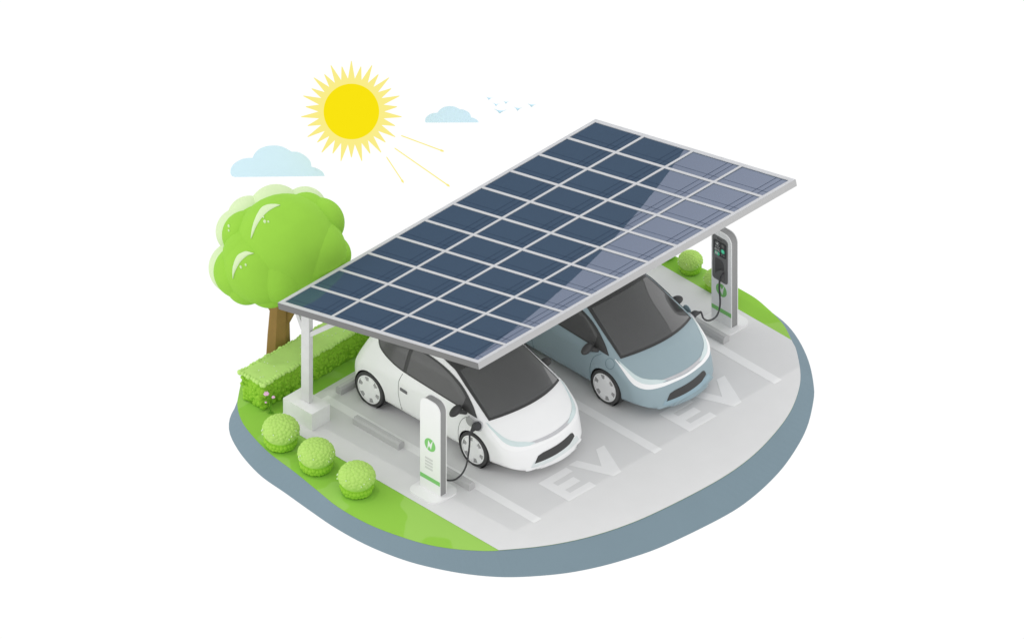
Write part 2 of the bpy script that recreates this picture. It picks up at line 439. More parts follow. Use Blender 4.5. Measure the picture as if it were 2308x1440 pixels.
# ------------------------------------------------------------------ cars
def smst(a, b, v):
    t = np.clip((v-a)/(b-a), 0, 1); return t*t*(3-2*t)
PROF = [(2.30, .20), (2.375, .235), (2.355, .34), (2.315, .46), (2.265, .58), (2.20, .69), (2.02, .87), (1.77, 1.085), (1.22, 1.345), (.65, 1.575),
        (.2, 1.665), (-.4, 1.69), (-.95, 1.635), (-1.38, 1.48), (-1.66, 1.17), (-1.86, .80), (-1.93, .52), (-1.88, .27), (-1.78, .20), (-.8, .20), (.8, .20)]
def dens(P):
    out = []
    for i, q in enumerate(catmull(P, 6, True)): out.append(q)
    return np.array(out)
POLY = dens(PROF)
def sdf(px, pz):
    sh = px.shape; px = px.ravel(); pz = pz.ravel()
    A = POLY; B = np.roll(POLY, -1, 0)
    out = np.empty_like(px)
    for c0 in range(0, len(px), 20000):
        x = px[c0:c0+20000, None]; z = pz[c0:c0+20000, None]
        ex, ez = (B-A)[:, 0], (B-A)[:, 1]
        wx, wz = x-A[:, 0], z-A[:, 1]
        t = np.clip((wx*ex+wz*ez)/(ex*ex+ez*ez+1e-12), 0, 1)
        d = ((wx-ex*t)**2+(wz-ez*t)**2).min(1)**.5
        c1 = z >= A[:, 1]; c2 = z < B[:, 1]; c3 = ex*wz > ez*wx
        flip = ((c1 & c2 & c3) | (~c1 & ~c2 & ~c3)).sum(1) % 2 == 1
        out[c0:c0+20000] = np.where(flip, -d, d)
    return out.reshape(sh)
def F(x, y, z):
    c = .33*smst(0, 1.3, x)-.2*smst(-.5, -1.5, x)*1.0
    xp = x+c*y*y; zp = z+.12*y*y*smst(.55, 1.0, z)
    a = sdf(xp, zp)
    zc = np.interp(x, [-2, -1.85, -1.5, -1.1, -.5, 1.2, 1.5, 1.75, 2.0], [.5, .62, .80, .88, .91, .91, .88, .78, .6])   # height of the shoulder crease
    zn = z-zc
    T = np.interp(zn, [-.75, -.6, -.35, -.03, .0, .13, .50, .72, .9], [.92, .958, .980, 1.0, 1.0, .95, .805, .66, .5])
    Wd = np.interp(x, [-2.0, -1.8, -1.5, -1.1, 1.25, 1.6, 1.9, 2.2, 2.4], [.87, .93, .975, 1.0, 1.0, .985, .95, .89, .83])
    b = np.abs(y)-Wd*T
    k = .10+.16*smst(1.5, 2.25, x)+.14*smst(-1.2, -1.8, x)
    h = np.maximum(k-np.abs(a-b), 0)/k
    return np.maximum(a, b)+h*h*k*.25
def grad(P):
    e = 2e-3; g = np.empty_like(P)
    for i in range(3):
        d = np.zeros(3); d[i] = e
        g[:, i] = (F(*(P+d).T)-F(*(P-d).T))/(2*e)
    return g
def snap(P, off=0.0, it=5):
    P = np.array(P, float).reshape(-1, 3)
    for _ in range(it):
        g = grad(P); f = F(*P.T)
        P = P-g*(np.clip(f, -.08, .08)/np.maximum((g*g).sum(1), .2))[:, None]
    g = grad(P); g /= np.linalg.norm(g, axis=1)[:, None]
    return P+g*off, g
def car_body_bm():
    xs0 = np.linspace(-2.05, 2.45, 901); zs = np.linspace(.1, 1.75, 240)
    X, Z = np.meshgrid(xs0, zs, indexing='ij'); IN = F(X, np.zeros_like(X), Z) < 0
    ok = IN.any(1); xa, xb = xs0[ok][0], xs0[ok][-1]
    n, m = 150, 112
    xs = xa+(xb-xa)*(1-np.cos(np.linspace(.02, math.pi-.02, n)))/2
    zc = []
    for x in xs:
        i = np.argmin(abs(xs0-x)); r = np.where(IN[min(max(i, np.argmax(ok)), len(ok)-1-np.argmax(ok[::-1]))])[0]
        zc.append((zs[r[0]]+zs[r[-1]])/2)
    zc = np.array(zc)
    zc = np.convolve(np.r_[[zc[0]]*3, zc, [zc[-1]]*3], np.ones(7)/7, 'valid')
    th = np.linspace(0, 2*math.pi, m, endpoint=False)
    XX = np.repeat(xs[:, None], m, 1); dy = np.sin(th)[None]; dz = np.cos(th)[None]
    lo = np.zeros((n, m)); hi = np.full((n, m), 1.6)
    for _ in range(26):
        md = (lo+hi)/2; f = F(XX, md*dy, zc[:, None]+md*dz)
        lo = np.where(f < 0, md, lo); hi = np.where(f < 0, hi, md)
    r = (lo+hi)/2; Y = r*dy; Zv = zc[:, None]+r*dz
    bm = NB()
    V = [[bm.verts.new((XX[i, k], Y[i, k], Zv[i, k])) for k in range(m)] for i in range(n)]
    for i in range(n-1):
        for k in range(m):
            bm.faces.new((V[i][k], V[i][(k+1) % m], V[i+1][(k+1) % m], V[i+1][k]))
    bm.faces.new(V[0]); bm.faces.new(V[-1][::-1])
    return bm
def grid_bm(P, nu, nv, off, thick=0, bm=None):
    """snap a (nu x nv) grid of points on the body and link them as a sheet"""
    Q, N = snap(P, off); bm = bm or NB()
    v = [bm.verts.new(q) for q in Q]
    for a in range(nu-1):
        for c in range(nv-1):
            i = a*nv+c
            bm.faces.new((v[i], v[i+1], v[i+nv+1], v[i+nv]))
    # skirt so that the pane has an edge thickness
    rim = [a*nv for a in range(nu)]+[(nu-1)*nv+c for c in range(1, nv)]+[a*nv+nv-1 for a in range(nu-2, -1, -1)]+[c for c in range(nv-2, 0, -1)]
    lo = {i: bm.verts.new(Q[i]-N[i]*(off+.01)) for i in rim}
    for i, j in zip(rim, rim[1:]+rim[:1]): bm.faces.new((v[i], v[j], lo[j], lo[i]))
    return bm
def ribbon(pts, hw, off, n=8, bm=None, across=4):
    C = np.array(catmull(pts, n)); w = np.interp(np.linspace(0, 1, len(C)), np.linspace(0, 1, len(hw)), hw)
    Cs, N = snap(C); T = np.gradient(Cs, axis=0); T /= np.linalg.norm(T, axis=1)[:, None]
    B = np.cross(N, T); rows = []
    for i in range(len(C)):
        for k in range(across): rows.append(Cs[i]+B[i]*w[i]*(2*k/(across-1)-1))
    return grid_bm(rows, len(C), across, off, bm=bm)
def pane(lower, upper, nu, nv, f3, off):
    L = resample(lower, nu); U = resample(upper, nu)
    P = []
    for a in range(nu):
        for c in range(nv): P.append(f3(L[a]+(U[a]-L[a])*c/(nv-1)))
    return grid_bm(P, nu, nv, off)
def inset(lower, upper, d):
    """shrink a lens outline given as lower and upper chains with shared ends"""
    poly = list(map(np.array, lower))+list(map(np.array, upper[::-1]))[1:-1]
    c = np.mean(poly, 0)
    def sh(P):
        out = []
        for p in P:
            v = np.array(p)-c; l = np.linalg.norm(v); out.append(c+v*np.array([(1-d/abs(l)), 1])*np.array([1, 1]))
        return out
    L = [np.array(p)+[0, d] for p in lower]; U = [np.array(p)-[0, d] for p in upper]
    def cl(P):
        x0, x1 = lower[0][0]+d*1.2, lower[-1][0]-d*2.4
        a, b = lower[0][0], lower[-1][0]
        return [np.array([x0+(p[0]-a)/(b-a)*(x1-x0), p[1]]) for p in P]
    L, U = cl(L), cl(U)
    L[0] = U[0] = (L[0]+U[0])/2; L[-1] = U[-1] = (L[-1]+U[-1])/2
    return L, U
PORT = (1.40, .905)
def build_car(paint, gap, label, loc, open_side):
    car = thing('electric_car', label, 'car', loc, 0, 'electric cars charging under the carport')
    body = obj('body', car_body_bm(), paint, car, autos=40)
    # wheel wells
    bmc = NB()
    for wx in (1.267, -1.262):
        for s in (-1, 1):
            r = lathe(bmc, [(.365, s*.66), (.365, s*1.2)], (wx, 0, .335), 48)
            bmc.faces.new(r[0]); bmc.faces.new(r[1][::-1])
    cut = obj('cutter', bmc, paint)
    cut.location = loc
    md = body.modifiers.new('wells', 'BOOLEAN'); md.operation = 'DIFFERENCE'; md.solver = 'EXACT'; md.object = cut
    bpy.context.view_layer.update()
    dg = bpy.context.evaluated_depsgraph_get()
    me = bpy.data.meshes.new_from_object(body.evaluated_get(dg)); body.modifiers.clear()
    old = body.data; body.data = me; bpy.data.meshes.remove(old); me.name = 'body'
    me.materials.clear(); me.materials.append(paint)
    me.polygons.foreach_set('use_smooth', [True]*len(me.polygons)); me.set_sharp_from_angle(angle=math.radians(38))
    cm = cut.data; bpy.data.objects.remove(cut); bpy.data.meshes.remove(cm)
    for wx in (1.267, -1.262):
        for s in (-1, 1):
            bm = NB(); r = lathe(bm, [(.36, s*.97), (.36, s*.67)], (wx, 0, .335), 40); bm.faces.new(r[1]); obj('wheel_arch', bm, M_trim, car, smooth=False)
            # wheel: barrel with a tyre and a rim
            bm = NB(); r = lathe(bm, [(.2, s*.74), (.2, s*.95)], (0, 0, 0), 32); bm.faces.new(r[0]); bm.faces.new(r[1])
            wh = obj('wheel', bm, M_trim, car); wh.location = (wx, 0, .335)
            bm = NB(); lathe(bm, [(.27, s*.80), (.318, s*.80), (.335, s*.825), (.335, s*.955), (.322, s*.988), (.285, s*.995), (.27, s*.985), (.27, s*.80)], (0, 0, 0), 56)
            obj('tyre', bm, M_tyre, wh, autos=35)
            bm = NB()
            lathe(bm, [(.272, s*.97), (.268, s*.992), (.248, s*.992), (.245, s*.978), (.0005, s*.972)], (0, 0, 0), 60, 1)
            prism(bm, circ(.165, 40), lambda u, v, d: (u, s*d, v), .95, .990)
            for q in range(6):
                a0 = 2*math.pi*q/6+.25
                w0, w1 = .33, .33
                pts = [(.16*math.cos(a0-w0), .16*math.sin(a0-w0)), (.25*math.cos(a0-w1*.93), .25*math.sin(a0-w1*.93)), (.257*math.cos(a0), .257*math.sin(a0)),
                       (.25*math.cos(a0+w1*.93), .25*math.sin(a0+w1*.93)), (.16*math.cos(a0+w0), .16*math.sin(a0+w0))]
                prism(bm, pts, lambda u, v, d: (u, s*d, v), .95, .987)
            lathe(bm, [(.272, s*.96), (.270, s*.994), (.25, s*.994), (.247, s*.975)], (0, 0, 0), 60, 0)
            obj('rim', bm, [M_rim, M_slot], wh)
    # windscreen with dark surround, dark roof panel
    def scr(x0, x1, w0, w1, off, nu=25, nv=15, name='', m=None, p=1.0):
        P = []
        for a in range(nu):
            u = -1+2*a/(nu-1)
            for c in range(nv):
                v = c/(nv-1); y = u*(w0+(w1-w0)*v); xp = x0+(x1-x0)*v
                cc = .33*float(smst(0, 1.3, np.array(xp)))
                x = xp-cc*y*y
                z = np.interp(xp, [-1.4, -.95, -.4, .2, .65, 1.22, 1.77], [1.48, 1.635, 1.69, 1.665, 1.575, 1.345, 1.085])-.12*y*y
                P.append((x, y, z))
        return obj(name, grid_bm(P, nu, nv, off), m, car, autos=40)
    scr(.66, -1.05, .705, .64, .005, name='roof_panel', m=M_trim)
    scr(1.765, .60, .855, .70, .008, name='windscreen_surround', m=M_trim)
    scr(1.725, .70, .815, .66, .014, name='windscreen', m=M_screen)
    LO = catmull([(-1.21, 1.345), (-1.15, 1.26), (-1.02, 1.185), (-.80, 1.12), (-.48, 1.075), (.4, 1.045), (1.0, 1.03), (1.25, 1.015), (1.335, 1.015)], 5)
    UPp = catmull([(-1.21, 1.345), (-1.15, 1.435), (-.9, 1.515), (-.5, 1.55), (0, 1.54), (.42, 1.49), (.83, 1.37), (1.15, 1.18), (1.335, 1.015)], 5)
    for s in (-1, 1):
        f3 = lambda q: (q[0], s*(.95-.42*(q[1]-1.03)), q[1])
        obj('side_window_surround', pane(LO, UPp, 40, 12, f3, .008), M_trim, car, autos=40)
        L2, U2 = inset(LO, UPp, .028)
        L2 = [np.array(p) for p in L2]; U2 = [np.array(p) for p in U2]
        # two panes separated by the pillar and the front quarter light
        def cutp(P, x0, x1):
            P = np.array(P); xs = np.linspace(x0, x1, 24); o = np.argsort(P[:, 0]); return np.c_[xs, np.interp(xs, P[o, 0], P[o, 1])]
        xa, xb = L2[0][0], L2[-1][0]
        for x0, x1 in ((xa+.005, -.48), (-.40, .98)):
            obj('side_window', pane(cutp(L2, x0, x1), cutp(U2, x0, x1), 24, 10, f3, .013), M_glass, car, autos=40)
        # door mirror
        bm = NB(); c = Vector((.99, -1.13, 1.085)) if s < 0 else Vector((1.0, 1.03, 1.03))
        rot = Matrix.Rotation(s*math.radians(-14), 4, 'Z')
        ball(bm, c, (.08, .175 if s < 0 else .12, .08), 3, rot=rot)
        tube(bm, [(1.10, s*.90, .99), (1.06, s*.97, 1.01), c], [.035, .04, .05], 8)
        obj('door_mirror', bm, M_trim, car, smooth=True)
        # shut lines and handle
        for line in ([(-.48, s, 1.06), (-.53, s, .85), (-.55, s, .6), (-.52, s, .40), (-.49, s, .27)],
                     [(1.17, s, 1.0), (1.02, s, .86), (.93, s, .68), (.895, s, .5), (.895, s, .33)]):
            obj('door_gap', ribbon(line, [.004]*3, .003, across=2), gap, car)
        obj('door_handle', ribbon([(-.49, s, .745), (-.33, s, .735)], [.028, .028], .018), M_gap if paint == M_white else M_gapb, car)
        # lamp clusters
        head = [(1.50, s*.885, .965), (1.72, s*.90, .875), (1.92, s*.87, .775), (2.04, s*.76, .705), (2.13, s*.58, .67), (2.19, s*.40, .655)]
        obj('headlight', ribbon(head, [.004, .034, .066, .072, .05, .004], .009, 6), M_lens, car, autos=40)
    full = [(1.45, -.91, .975), (1.72, -.935, .86), (1.93, -.905, .725), (2.07, -.77, .635), (2.17, -.55, .605), (2.245, -.28, .612), (2.265, 0, .607)]
    full = full+[(x, -y, z) for x, y, z in full[-2::-1]]
    obj('light_bar', ribbon(full, [.006, .026, .042, .044, .034, .026, .022, .026, .034, .044, .042, .026, .006], .012, 6), M_lampw, car, autos=40)
    st = [(2.125, -.60, .685), (2.20, -.34, .665), (2.23, 0, .655), (2.20, .34, .665), (2.125, .60, .685), (2.05, .72, .72)]
    obj('bonnet_strip', ribbon(st, [.004, .024, .028, .028, .026, .004], .007, 6), M_strip, car, autos=40)
    # grille slot and bumper trim
    def front(P2, off, name, m, nu=24, nv=5):
        lower, upper = P2
        f3 = lambda q: (2.34-.33*q[0]**2-.1*(q[1]-.3), q[0], q[1])
        return obj(name, pane(lower, upper, nu, nv, f3, off), m, car, autos=40)
    front(([(-.60, .205), (.0, .215), (.60, .225)], [(-.50, .335), (0, .37), (.55, .35)]), .005, 'bumper_trim', mat('bumper_pale', (228, 234, 234), .35, .2) if paint == M_white else mat('bumper_blue', (158, 183, 194), .4, .2))
    front(([(-.50, .30), (-.1, .315), (.3, .335), (.47, .385)], [(-.49, .305), (-.41, .42), (-.3, .452), (.4, .485), (.46, .465), (.47, .39)]), .009, 'grille', M_trim)
    # charging ports: open flap on one side, closed ring on the other
    for s in (-1, 1):
        P, N = snap([(PORT[0], s, PORT[1])]); p = Vector(P[0]); nn = Vector(N[0])
        u = Vector((1, 0, 0)); u = (u-nn*u.dot(nn)).normalized(); w = nn.cross(u)
        fn = lambda a, b, d: p+u*a+w*b+nn*d
        if s == open_side:
            bm = NB(); prism(bm, circ(.098, 28), fn, -.02, .010); prism(bm, circ(.078, 28), fn, -.02, .012, 1); obj('charge_port', bm, [M_strip, M_trim], car)
            bm = NB(); q = Vector((p.x-.155, p.y+s*.05, p.z+.045)); f2 = lambda a, b, d: q+Vector((a, s*d, b))
            prism(bm, circ(.093, 28), f2, -.006, .006); tube(bm, [q+Vector((.07, -s*.02, -.02)), p+Vector((-.07, -s*.02, .02))], .012, 6)
            obj('charge_flap', bm, mat('flap_grey', (172, 172, 172)) if paint == M_white else paint, car)
        else:
            bm = NB(); r0 = [bm.verts.new(fn(x, y, .0045)) for x, y in circ(.098, 32)]; r1 = [bm.verts.new(fn(x, y, .0045)) for x, y in circ(.091, 32)]
            for i in range(32): bm.faces.new((r0[i], r0[(i+1) % 32], r1[(i+1) % 32], r1[i]))
            obj('charge_flap', bm, gap, car)
    return car
WX, WY = -.35, -.88
build_car(M_white, M_gap, 'white electric car plugged in at its left side beside the front charger', (WX, WY, 0), -1)
build_car(M_blue, M_gapb, 'blue grey electric car parked in the far bay next to the white car', (WX+.294, WY+2.912, 0), 1)

# ------------------------------------------------------------------ charging stations
def build_station():
    t = thing('charging_station', '', 'charger', (0, 0, 0), 0, 'white charging stations')
    W, H, Z0 = .486, 1.905, .035
    bm = NB(); prism(bm, rrect(.70, .64, .17, 8), lambda u, v, d: (u, v, d), 0, Z0); obj('base_plate', bm, M_chw, t)
    out = [(-W/2, 0), (W/2, 0)]
    r = .17
    for sx, a0 in ((1, 0), (-1, 90)):
        for i in range(9):
            a = math.radians(a0+90*i/8); out.append((sx*(W/2-r)+r*math.cos(a), H-r+r*math.sin(a)))
    ins = [(u*.97, v if v == 0 else v-.008) for u, v in out]
    fy = lambda u, v, d: (u, d, v+Z0)
    bm = NB(); prism(bm, ins, fy, -.066, .066); obj('housing', bm, M_chg, t)
    bm = NB(); prism(bm, out, fy, -.08, -.066); obj('front_panel', bm, M_chw, t)
    bm = NB(); prism(bm, out, fy, .066, .08); obj('back_panel', bm, M_chw, t)
    def face(s, du=0, dz=0):
        return lambda u, v, d: (s*u, -s*(.08+d), v+Z0)
    for s in (1, -1):
        f = face(s)
        bm = NB(); prism(bm, [(-W/2+.003, .215), (W/2-.003, .215), (W/2-.003, .30), (-W/2+.003, .30)], f, 0, .003); obj('green_stripe', bm, M_green, t)
        lz = .975 if s == -1 else .685
        bm = NB(); prism(bm, circ(.13, 36, 0, lz), f, 0, .003); lg = obj('logo', bm, M_green, t)
        zz = [(397, 626), (418, 668), (442, 632), (424, 722), (405, 680), (387, 718)]
        pts = []
        for a, b_ in zz:
            u = (a-413)/4.8/92.63; v = (53.48*u-(b_-674)/4.8)/106.96; pts.append((u*1.1, v*1.1+lz))
        bm = NB(); prism(bm, pts, f, .003, .005); obj('bolt_letter', bm, M_chw, lg)
    f = face(-1)
    bm = NB()
    for k in range(4): prism(bm, rrect(.185, .042, .008, 2, -.027, .665-.066*k), f, 0, .003)
    obj('grey_lines', bm, M_line, t)
    # display side
    f = face(1)
    bm = NB(); prism(bm, rrect(.37, .922, .06, 8, -.028, 1.326), f, 0, .008); disp = obj('display_panel', bm, M_chd, t)
    bm = NB(); prism(bm, rrect(.302, .306, .03, 6, -.027, 1.543), f, .008, .012); scrn = obj('screen', bm, M_scr, t)
    bm = NB(); prism(bm, rrect(.115, .025, .008, 3, -.04, 1.738), f, .008, .0095); obj('slot', bm, M_rec, disp)
    bm = NB(); prism(bm, [(-.144, .93), (.07, .93), (.07, 1.24), (.05, 1.285), (.01, 1.325), (-.12, 1.325), (-.144, 1.30)], f, .008, .0095); obj('socket_recess', bm, M_rec, disp)
    bm = NB(); prism(bm, [(-.144, .93), (.07, .93), (.07, 1.13), (.02, 1.135), (-.05, 1.09), (-.144, .975)], f, .0095, .04); obj('holster', bm, M_hol, disp)
    def uv(zx, zy):   # reading of the enlarged reference, on the panel's own plane
        px, py = 1590+zx/10.286, 510+zy/10.286
        u = (px-1625.5)/92.63; return u, (728.6+53.48*u-py)/106.96
    # sun sign
    u0, v0 = uv(280, 408); bm = NB(); prism(bm, circ(.022, 14, u0, v0), f, .012, .0135)
    for k in range(8):
        a = math.pi/4*k; cx, cy = u0+.042*math.cos(a), v0+.042*math.sin(a)
        prism(bm, circ(.007, 8, cx, cy), f, .012, .0135)
    obj('sun_sign', bm, M_sw, scrn)
    def text(body, size, u, v, m, name):
        cu = bpy.data.curves.new(name, 'FONT'); cu.body = body; cu.size = size; cu.align_x = 'CENTER'; cu.align_y = 'CENTER'; cu.extrude = .0006
        to = bpy.data.objects.new('tmp', cu); COL.objects.link(to); bpy.context.view_layer.update()
        me = bpy.data.meshes.new_from_object(to.evaluated_get(bpy.context.evaluated_depsgraph_get()))
        bpy.data.objects.remove(to); bpy.data.curves.remove(cu)
        for q in me.vertices: q.co = Vector(f(u+q.co.x, v+q.co.y, .0130+q.co.z))
        me.materials.clear(); me.materials.append(m); me.name = name
        o = bpy.data.objects.new(name, me); COL.objects.link(o); o.parent = scrn
        return o
    text('00 km/h', .034, *uv(285, 482), M_sw, 'small_text')
    text('85%', .075, *uv(278, 548), M_sw, 'percent_text')
    u0, v0 = uv(280, 628); bm = NB()
    for k in range(4): prism(bm, [(u0-.052+.022*k, v0-.024), (u0-.036+.022*k, v0-.024), (u0-.036+.022*k, v0+.024), (u0-.052+.022*k, v0+.024)], f, .012, .0135, 1 if k == 3 else 0)
    for q in ([(-.06, -.034), (.045, -.034), (.045, -.029), (-.06, -.029)], [(-.06, .029), (.045, .029), (.045, .034), (-.06, .034)], [(.040, -.029), (.045, -.029), (.045, .029), (.040, .029)], [(.047, -.015), (.054, -.015), (.054, .015), (.047, .015)], [(-.06, -.029), (-.055, -.029), (-.055, .029), (-.06, .029)]):
        prism(bm, [(u0+a, v0+b_) for a, b_ in q], f, .012, .0130, 1)
    obj('battery_sign', bm, [M_sw, M_teal], scrn)
    for (zx, zy), m, r in (((405, 478), M_sg, .042), ((407, 598), M_teal, .045)):
        u0, v0 = uv(zx, zy); bm = NB()
        prism(bm, circ(r*.66, 20, u0, v0), f, .012, .0135)
        o_, i_ = circ(r, 28, u0, v0), circ(r*.85, 28, u0, v0)
        a_ = [bm.verts.new(f(*p, .0135)) for p in o_]; b_ = [bm.verts.new(f(*p, .0135)) for p in i_]
        for k in range(28): bm.faces.new((a_[k], a_[(k+1) % 28], b_[(k+1) % 28], b_[k]))
        obj('button', bm, m, scrn)
    for zx, zy in ((383, 668), (435, 700)):
        u0, v0 = uv(zx, zy); bm = NB(); prism(bm, circ(.018, 14, u0, v0), f, .012, .0135); obj('small_button', bm, M_sg, scrn)
    return t
CX, CY0, CY1 = .976, -2.89, 4.20
st_b = build_station(); st_b.location = (CX, CY1, .006)
st_b['label'] = 'white charging station at the far right with its dark display and screen facing us'
st_f = copy_tree(st_b); st_f.location = (CX, CY0, .006); st_f.rotation_euler = (0, 0, math.pi)
st_f['label'] = 'white charging station in front of the white car showing its plain back with grey lines'

# ------------------------------------------------------------------ charging cables
def cable(label, car_loc, side, end, mid, loc, bulb):
    t = thing('charging_cable', label, 'cable', loc, 0, 'charging cables')
    L = Vector(loc)
    P, N = snap([(PORT[0], side, PORT[1])]); p = Vector(P[0])+Vector(car_loc); nn = Vector(N[0])
    a = p+nn*.012; g1 = p+nn*.085; g2 = p+nn*.19+Vector(end); h = (g2-g1).normalized()
    bm = NB(); pts = catmull([a, p+nn*.045, g1, g1+h*.06, g2], 5); rr = np.interp(np.linspace(0, 1, len(pts)), [0, .3, .55, .8, 1], [bulb*.95, bulb, bulb*.88, bulb*.5, .02])
    tube(bm, [Vector(q)-L for q in pts], list(rr), 16); obj('connector', bm, M_cable, t, autos=50)
    bm = NB(); tube(bm, [Vector(q)-L for q in catmull([g2-h*.03, g2+h*.02]+mid, 10)], .0165, 10); obj('cord', bm, M_cable, t, smooth=True)
    return t
cable('dark cable hanging from the front charger and plugged into the white car', (WX, WY, 0), -1, (-.03, 0, -.13),
      [(1.074, -2.11, .63), (1.15, -2.24, .386), (1.183, -2.36, .26), (1.194, -2.5, .205), (1.153, -2.6, .175), (1.07, -2.69, .20), (1.0, -2.72, .34), (.98, -2.74, .6), (.98, -2.755, .9), (.985, -2.79, 1.1)], (1.0, -2.4, 0), .076)
cable('dark cable looping from the far charger display to the blue car', (WX+.294, WY+2.912, 0), 1, (.02, 0, -.05),
      [(1.364, 3.3, .733), (1.344, 3.45, .607), (1.273, 3.68, .526), (1.14, 3.9, .50), (1.023, 4.04, .56), (.98, 4.065, .79), (.99, 4.07, .98), (1.05, 4.09, 1.14)], (1.1, 3.8, 0), .062)

# ------------------------------------------------------------------ tree
TB = gp(627, 815)
tree = thing('tree', 'broad round tree with lobed bright green crown and pale painted highlights behind the hedge', 'tree', TB)
bm = NB()
tube(bm, [(0, 0, -.02), (0, 0, .5), (.01, .01, 1.0), (.02, .02, 1.5), (.0, .0, 2.1)], [.235, .205, .18, .17, .10], 7)
tube(bm, [(.03, .03, .72), (.14, .14, 1.06), (.32, .32, 1.4), (.5, .5, 1.9)], [.10, .10, .10, .06], 6)
tube(bm, [(0, 0, 1.0), (-.15, -.15, 1.4), (-.35, -.3, 1.95)], [.1, .09, .05], 6)
obj('trunk', bm, M_bark, tree)
CC = TB+Vector((0, 0, 2.38)); c0 = dp(627, 560, 0); cd = CC.dot(TOCAM)
def lobe(bm, px, py, r, dep, sub=4, flat=1.0):
    c = dp(px, py, cd+dep)-TB; r /= PPM
    ball(bm, c, (r, r, r), sub)
bm = NB()
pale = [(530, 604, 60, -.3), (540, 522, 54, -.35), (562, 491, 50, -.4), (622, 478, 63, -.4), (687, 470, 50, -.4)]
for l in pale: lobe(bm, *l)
obj('crown_highlight', bm, M_pale, tree, smooth=True)  # pale lobes behind the green ones leave painted highlight rims
bm = NB()
for l in [(543, 612, 62, -.05), (556, 530, 56, -.08), (576, 506, 42, -.1), (638, 492, 56, -.1), (690, 482, 49, -.1), (720, 502, 57, -.1),
          (744, 575, 48, -.1), (607, 640, 55, .0), (556, 640, 48, 0), (680, 640, 54, .0), (640, 560, 100, .0), (575, 580, 75, .1), (690, 560, 80, .1),
          (645, 556, 120, .02), (590, 598, 88, .14), (690, 570, 92, .06), (628, 606, 76, .24)]:
    lobe(bm, *l)
from mathutils.bvhtree import BVHTree
crown_tree = BVHTree.FromBMesh(bm)
obj('crown', bm, M_leaf, tree, smooth=True)
def on_crown(px, py, off):
    hit = crown_tree.ray_cast(dp(px, py, cd+3)-TB, -TOCAM)
    return (hit[0]+hit[1]*off, hit[1]) if hit[0] is not None else (None, None)
def crescent(outer, inner):
    # a tapering pale crescent, a painted highlight lying over the crown
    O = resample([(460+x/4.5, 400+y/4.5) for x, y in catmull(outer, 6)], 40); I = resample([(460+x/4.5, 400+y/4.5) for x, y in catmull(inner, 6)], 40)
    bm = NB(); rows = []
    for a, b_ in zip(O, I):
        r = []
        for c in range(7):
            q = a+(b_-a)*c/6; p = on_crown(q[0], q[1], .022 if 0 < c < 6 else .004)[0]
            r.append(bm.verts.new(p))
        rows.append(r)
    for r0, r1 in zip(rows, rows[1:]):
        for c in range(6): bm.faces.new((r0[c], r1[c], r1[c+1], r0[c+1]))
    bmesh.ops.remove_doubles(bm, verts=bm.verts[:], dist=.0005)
    obj('highlight_crescent', bm, M_pale, tree, smooth=True)
crescent([(480, 620), (487, 530), (510, 440), (545, 360), (590, 300), (655, 274), (720, 275), (772, 287)], [(480, 620), (495, 585), (530, 500), (580, 420), (640, 355), (700, 315), (735, 299), (772, 287)])
crescent([(298, 1025), (292, 930), (305, 860), (340, 790), (400, 755), (440, 750), (507, 772)], [(298, 1025), (305, 985), (335, 915), (380, 845), (440, 795), (475, 781), (507, 772)])
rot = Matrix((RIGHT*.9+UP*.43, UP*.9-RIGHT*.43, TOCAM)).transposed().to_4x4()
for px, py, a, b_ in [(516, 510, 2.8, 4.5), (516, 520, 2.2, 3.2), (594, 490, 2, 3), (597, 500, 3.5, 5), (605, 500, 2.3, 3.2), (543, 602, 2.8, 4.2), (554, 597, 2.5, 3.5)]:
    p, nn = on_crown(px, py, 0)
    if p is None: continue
    bm = NB(); ball(bm, p, (a/PPM, b_/PPM, .03), 2, rot=rot); obj('highlight_dot', bm, M_pale, tree, smooth=True)  # pale dots painted as small glints on the crown

# ------------------------------------------------------------------ hedge
HX0, HX1, HY0, HY1, HH = -3.33, -2.75, -3.31, 4.1, .60
hb = Vector((-3.04, .4, 0))
bm = NB(); rnd = random.Random(3)
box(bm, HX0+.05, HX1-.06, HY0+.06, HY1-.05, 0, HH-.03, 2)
# clipped top: a slightly uneven sheet overhanging scalloped sides
GX, GY = 9, 100
tv = [[None]*(GY+1) for _ in range(GX+1)]
for a in range(GX+1):
    for c in range(GY+1):
        e = .02 if a in (0, GX) or c in (0, GY) else 0
        tv[a][c] = bm.verts.new((HX0+.02+(HX1-HX0-.03)*a/GX+rnd.uniform(-1, 1)*.008, HY0+.02+(HY1-HY0-.04)*c/GY+rnd.uniform(-1, 1)*.012, HH+rnd.uniform(-1, 1)*.005-e))
for a in range(GX):
    for c in range(GY): bm.faces.new((tv[a][c], tv[a+1][c], tv[a+1][c+1], tv[a][c+1]))
def leafy(n, fn, r0, r1):
    for _ in range(n):
        p = fn(); ball(bm, p, (rnd.uniform(r0, r1), rnd.uniform(r0, r1), rnd.uniform(r0, r1)*.8), 1, 2)
for k in range(105):   # scalloped rims
    y = HY0+(HY1-HY0)*k/104
    for xx in (HX0+.02, HX1-.02): ball(bm, (xx+rnd.uniform(-.012, .012), y, HH-.035+rnd.uniform(-.008, .004)), rnd.uniform(.035, .052), 2)
for k in range(9):
    for yy in (HY0+.02, HY1-.02): ball(bm, (HX0+(HX1-HX0)*k/8, yy+rnd.uniform(-.012, .012), HH-.035), rnd.uniform(.035, .05), 2)
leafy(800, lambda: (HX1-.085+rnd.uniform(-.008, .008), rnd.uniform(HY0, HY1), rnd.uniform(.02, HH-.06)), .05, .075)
leafy(120, lambda: (rnd.uniform(HX0+.05, HX1-.05), HY0+.085+rnd.uniform(-.008, .008), rnd.uniform(.02, HH-.06)), .05, .075)
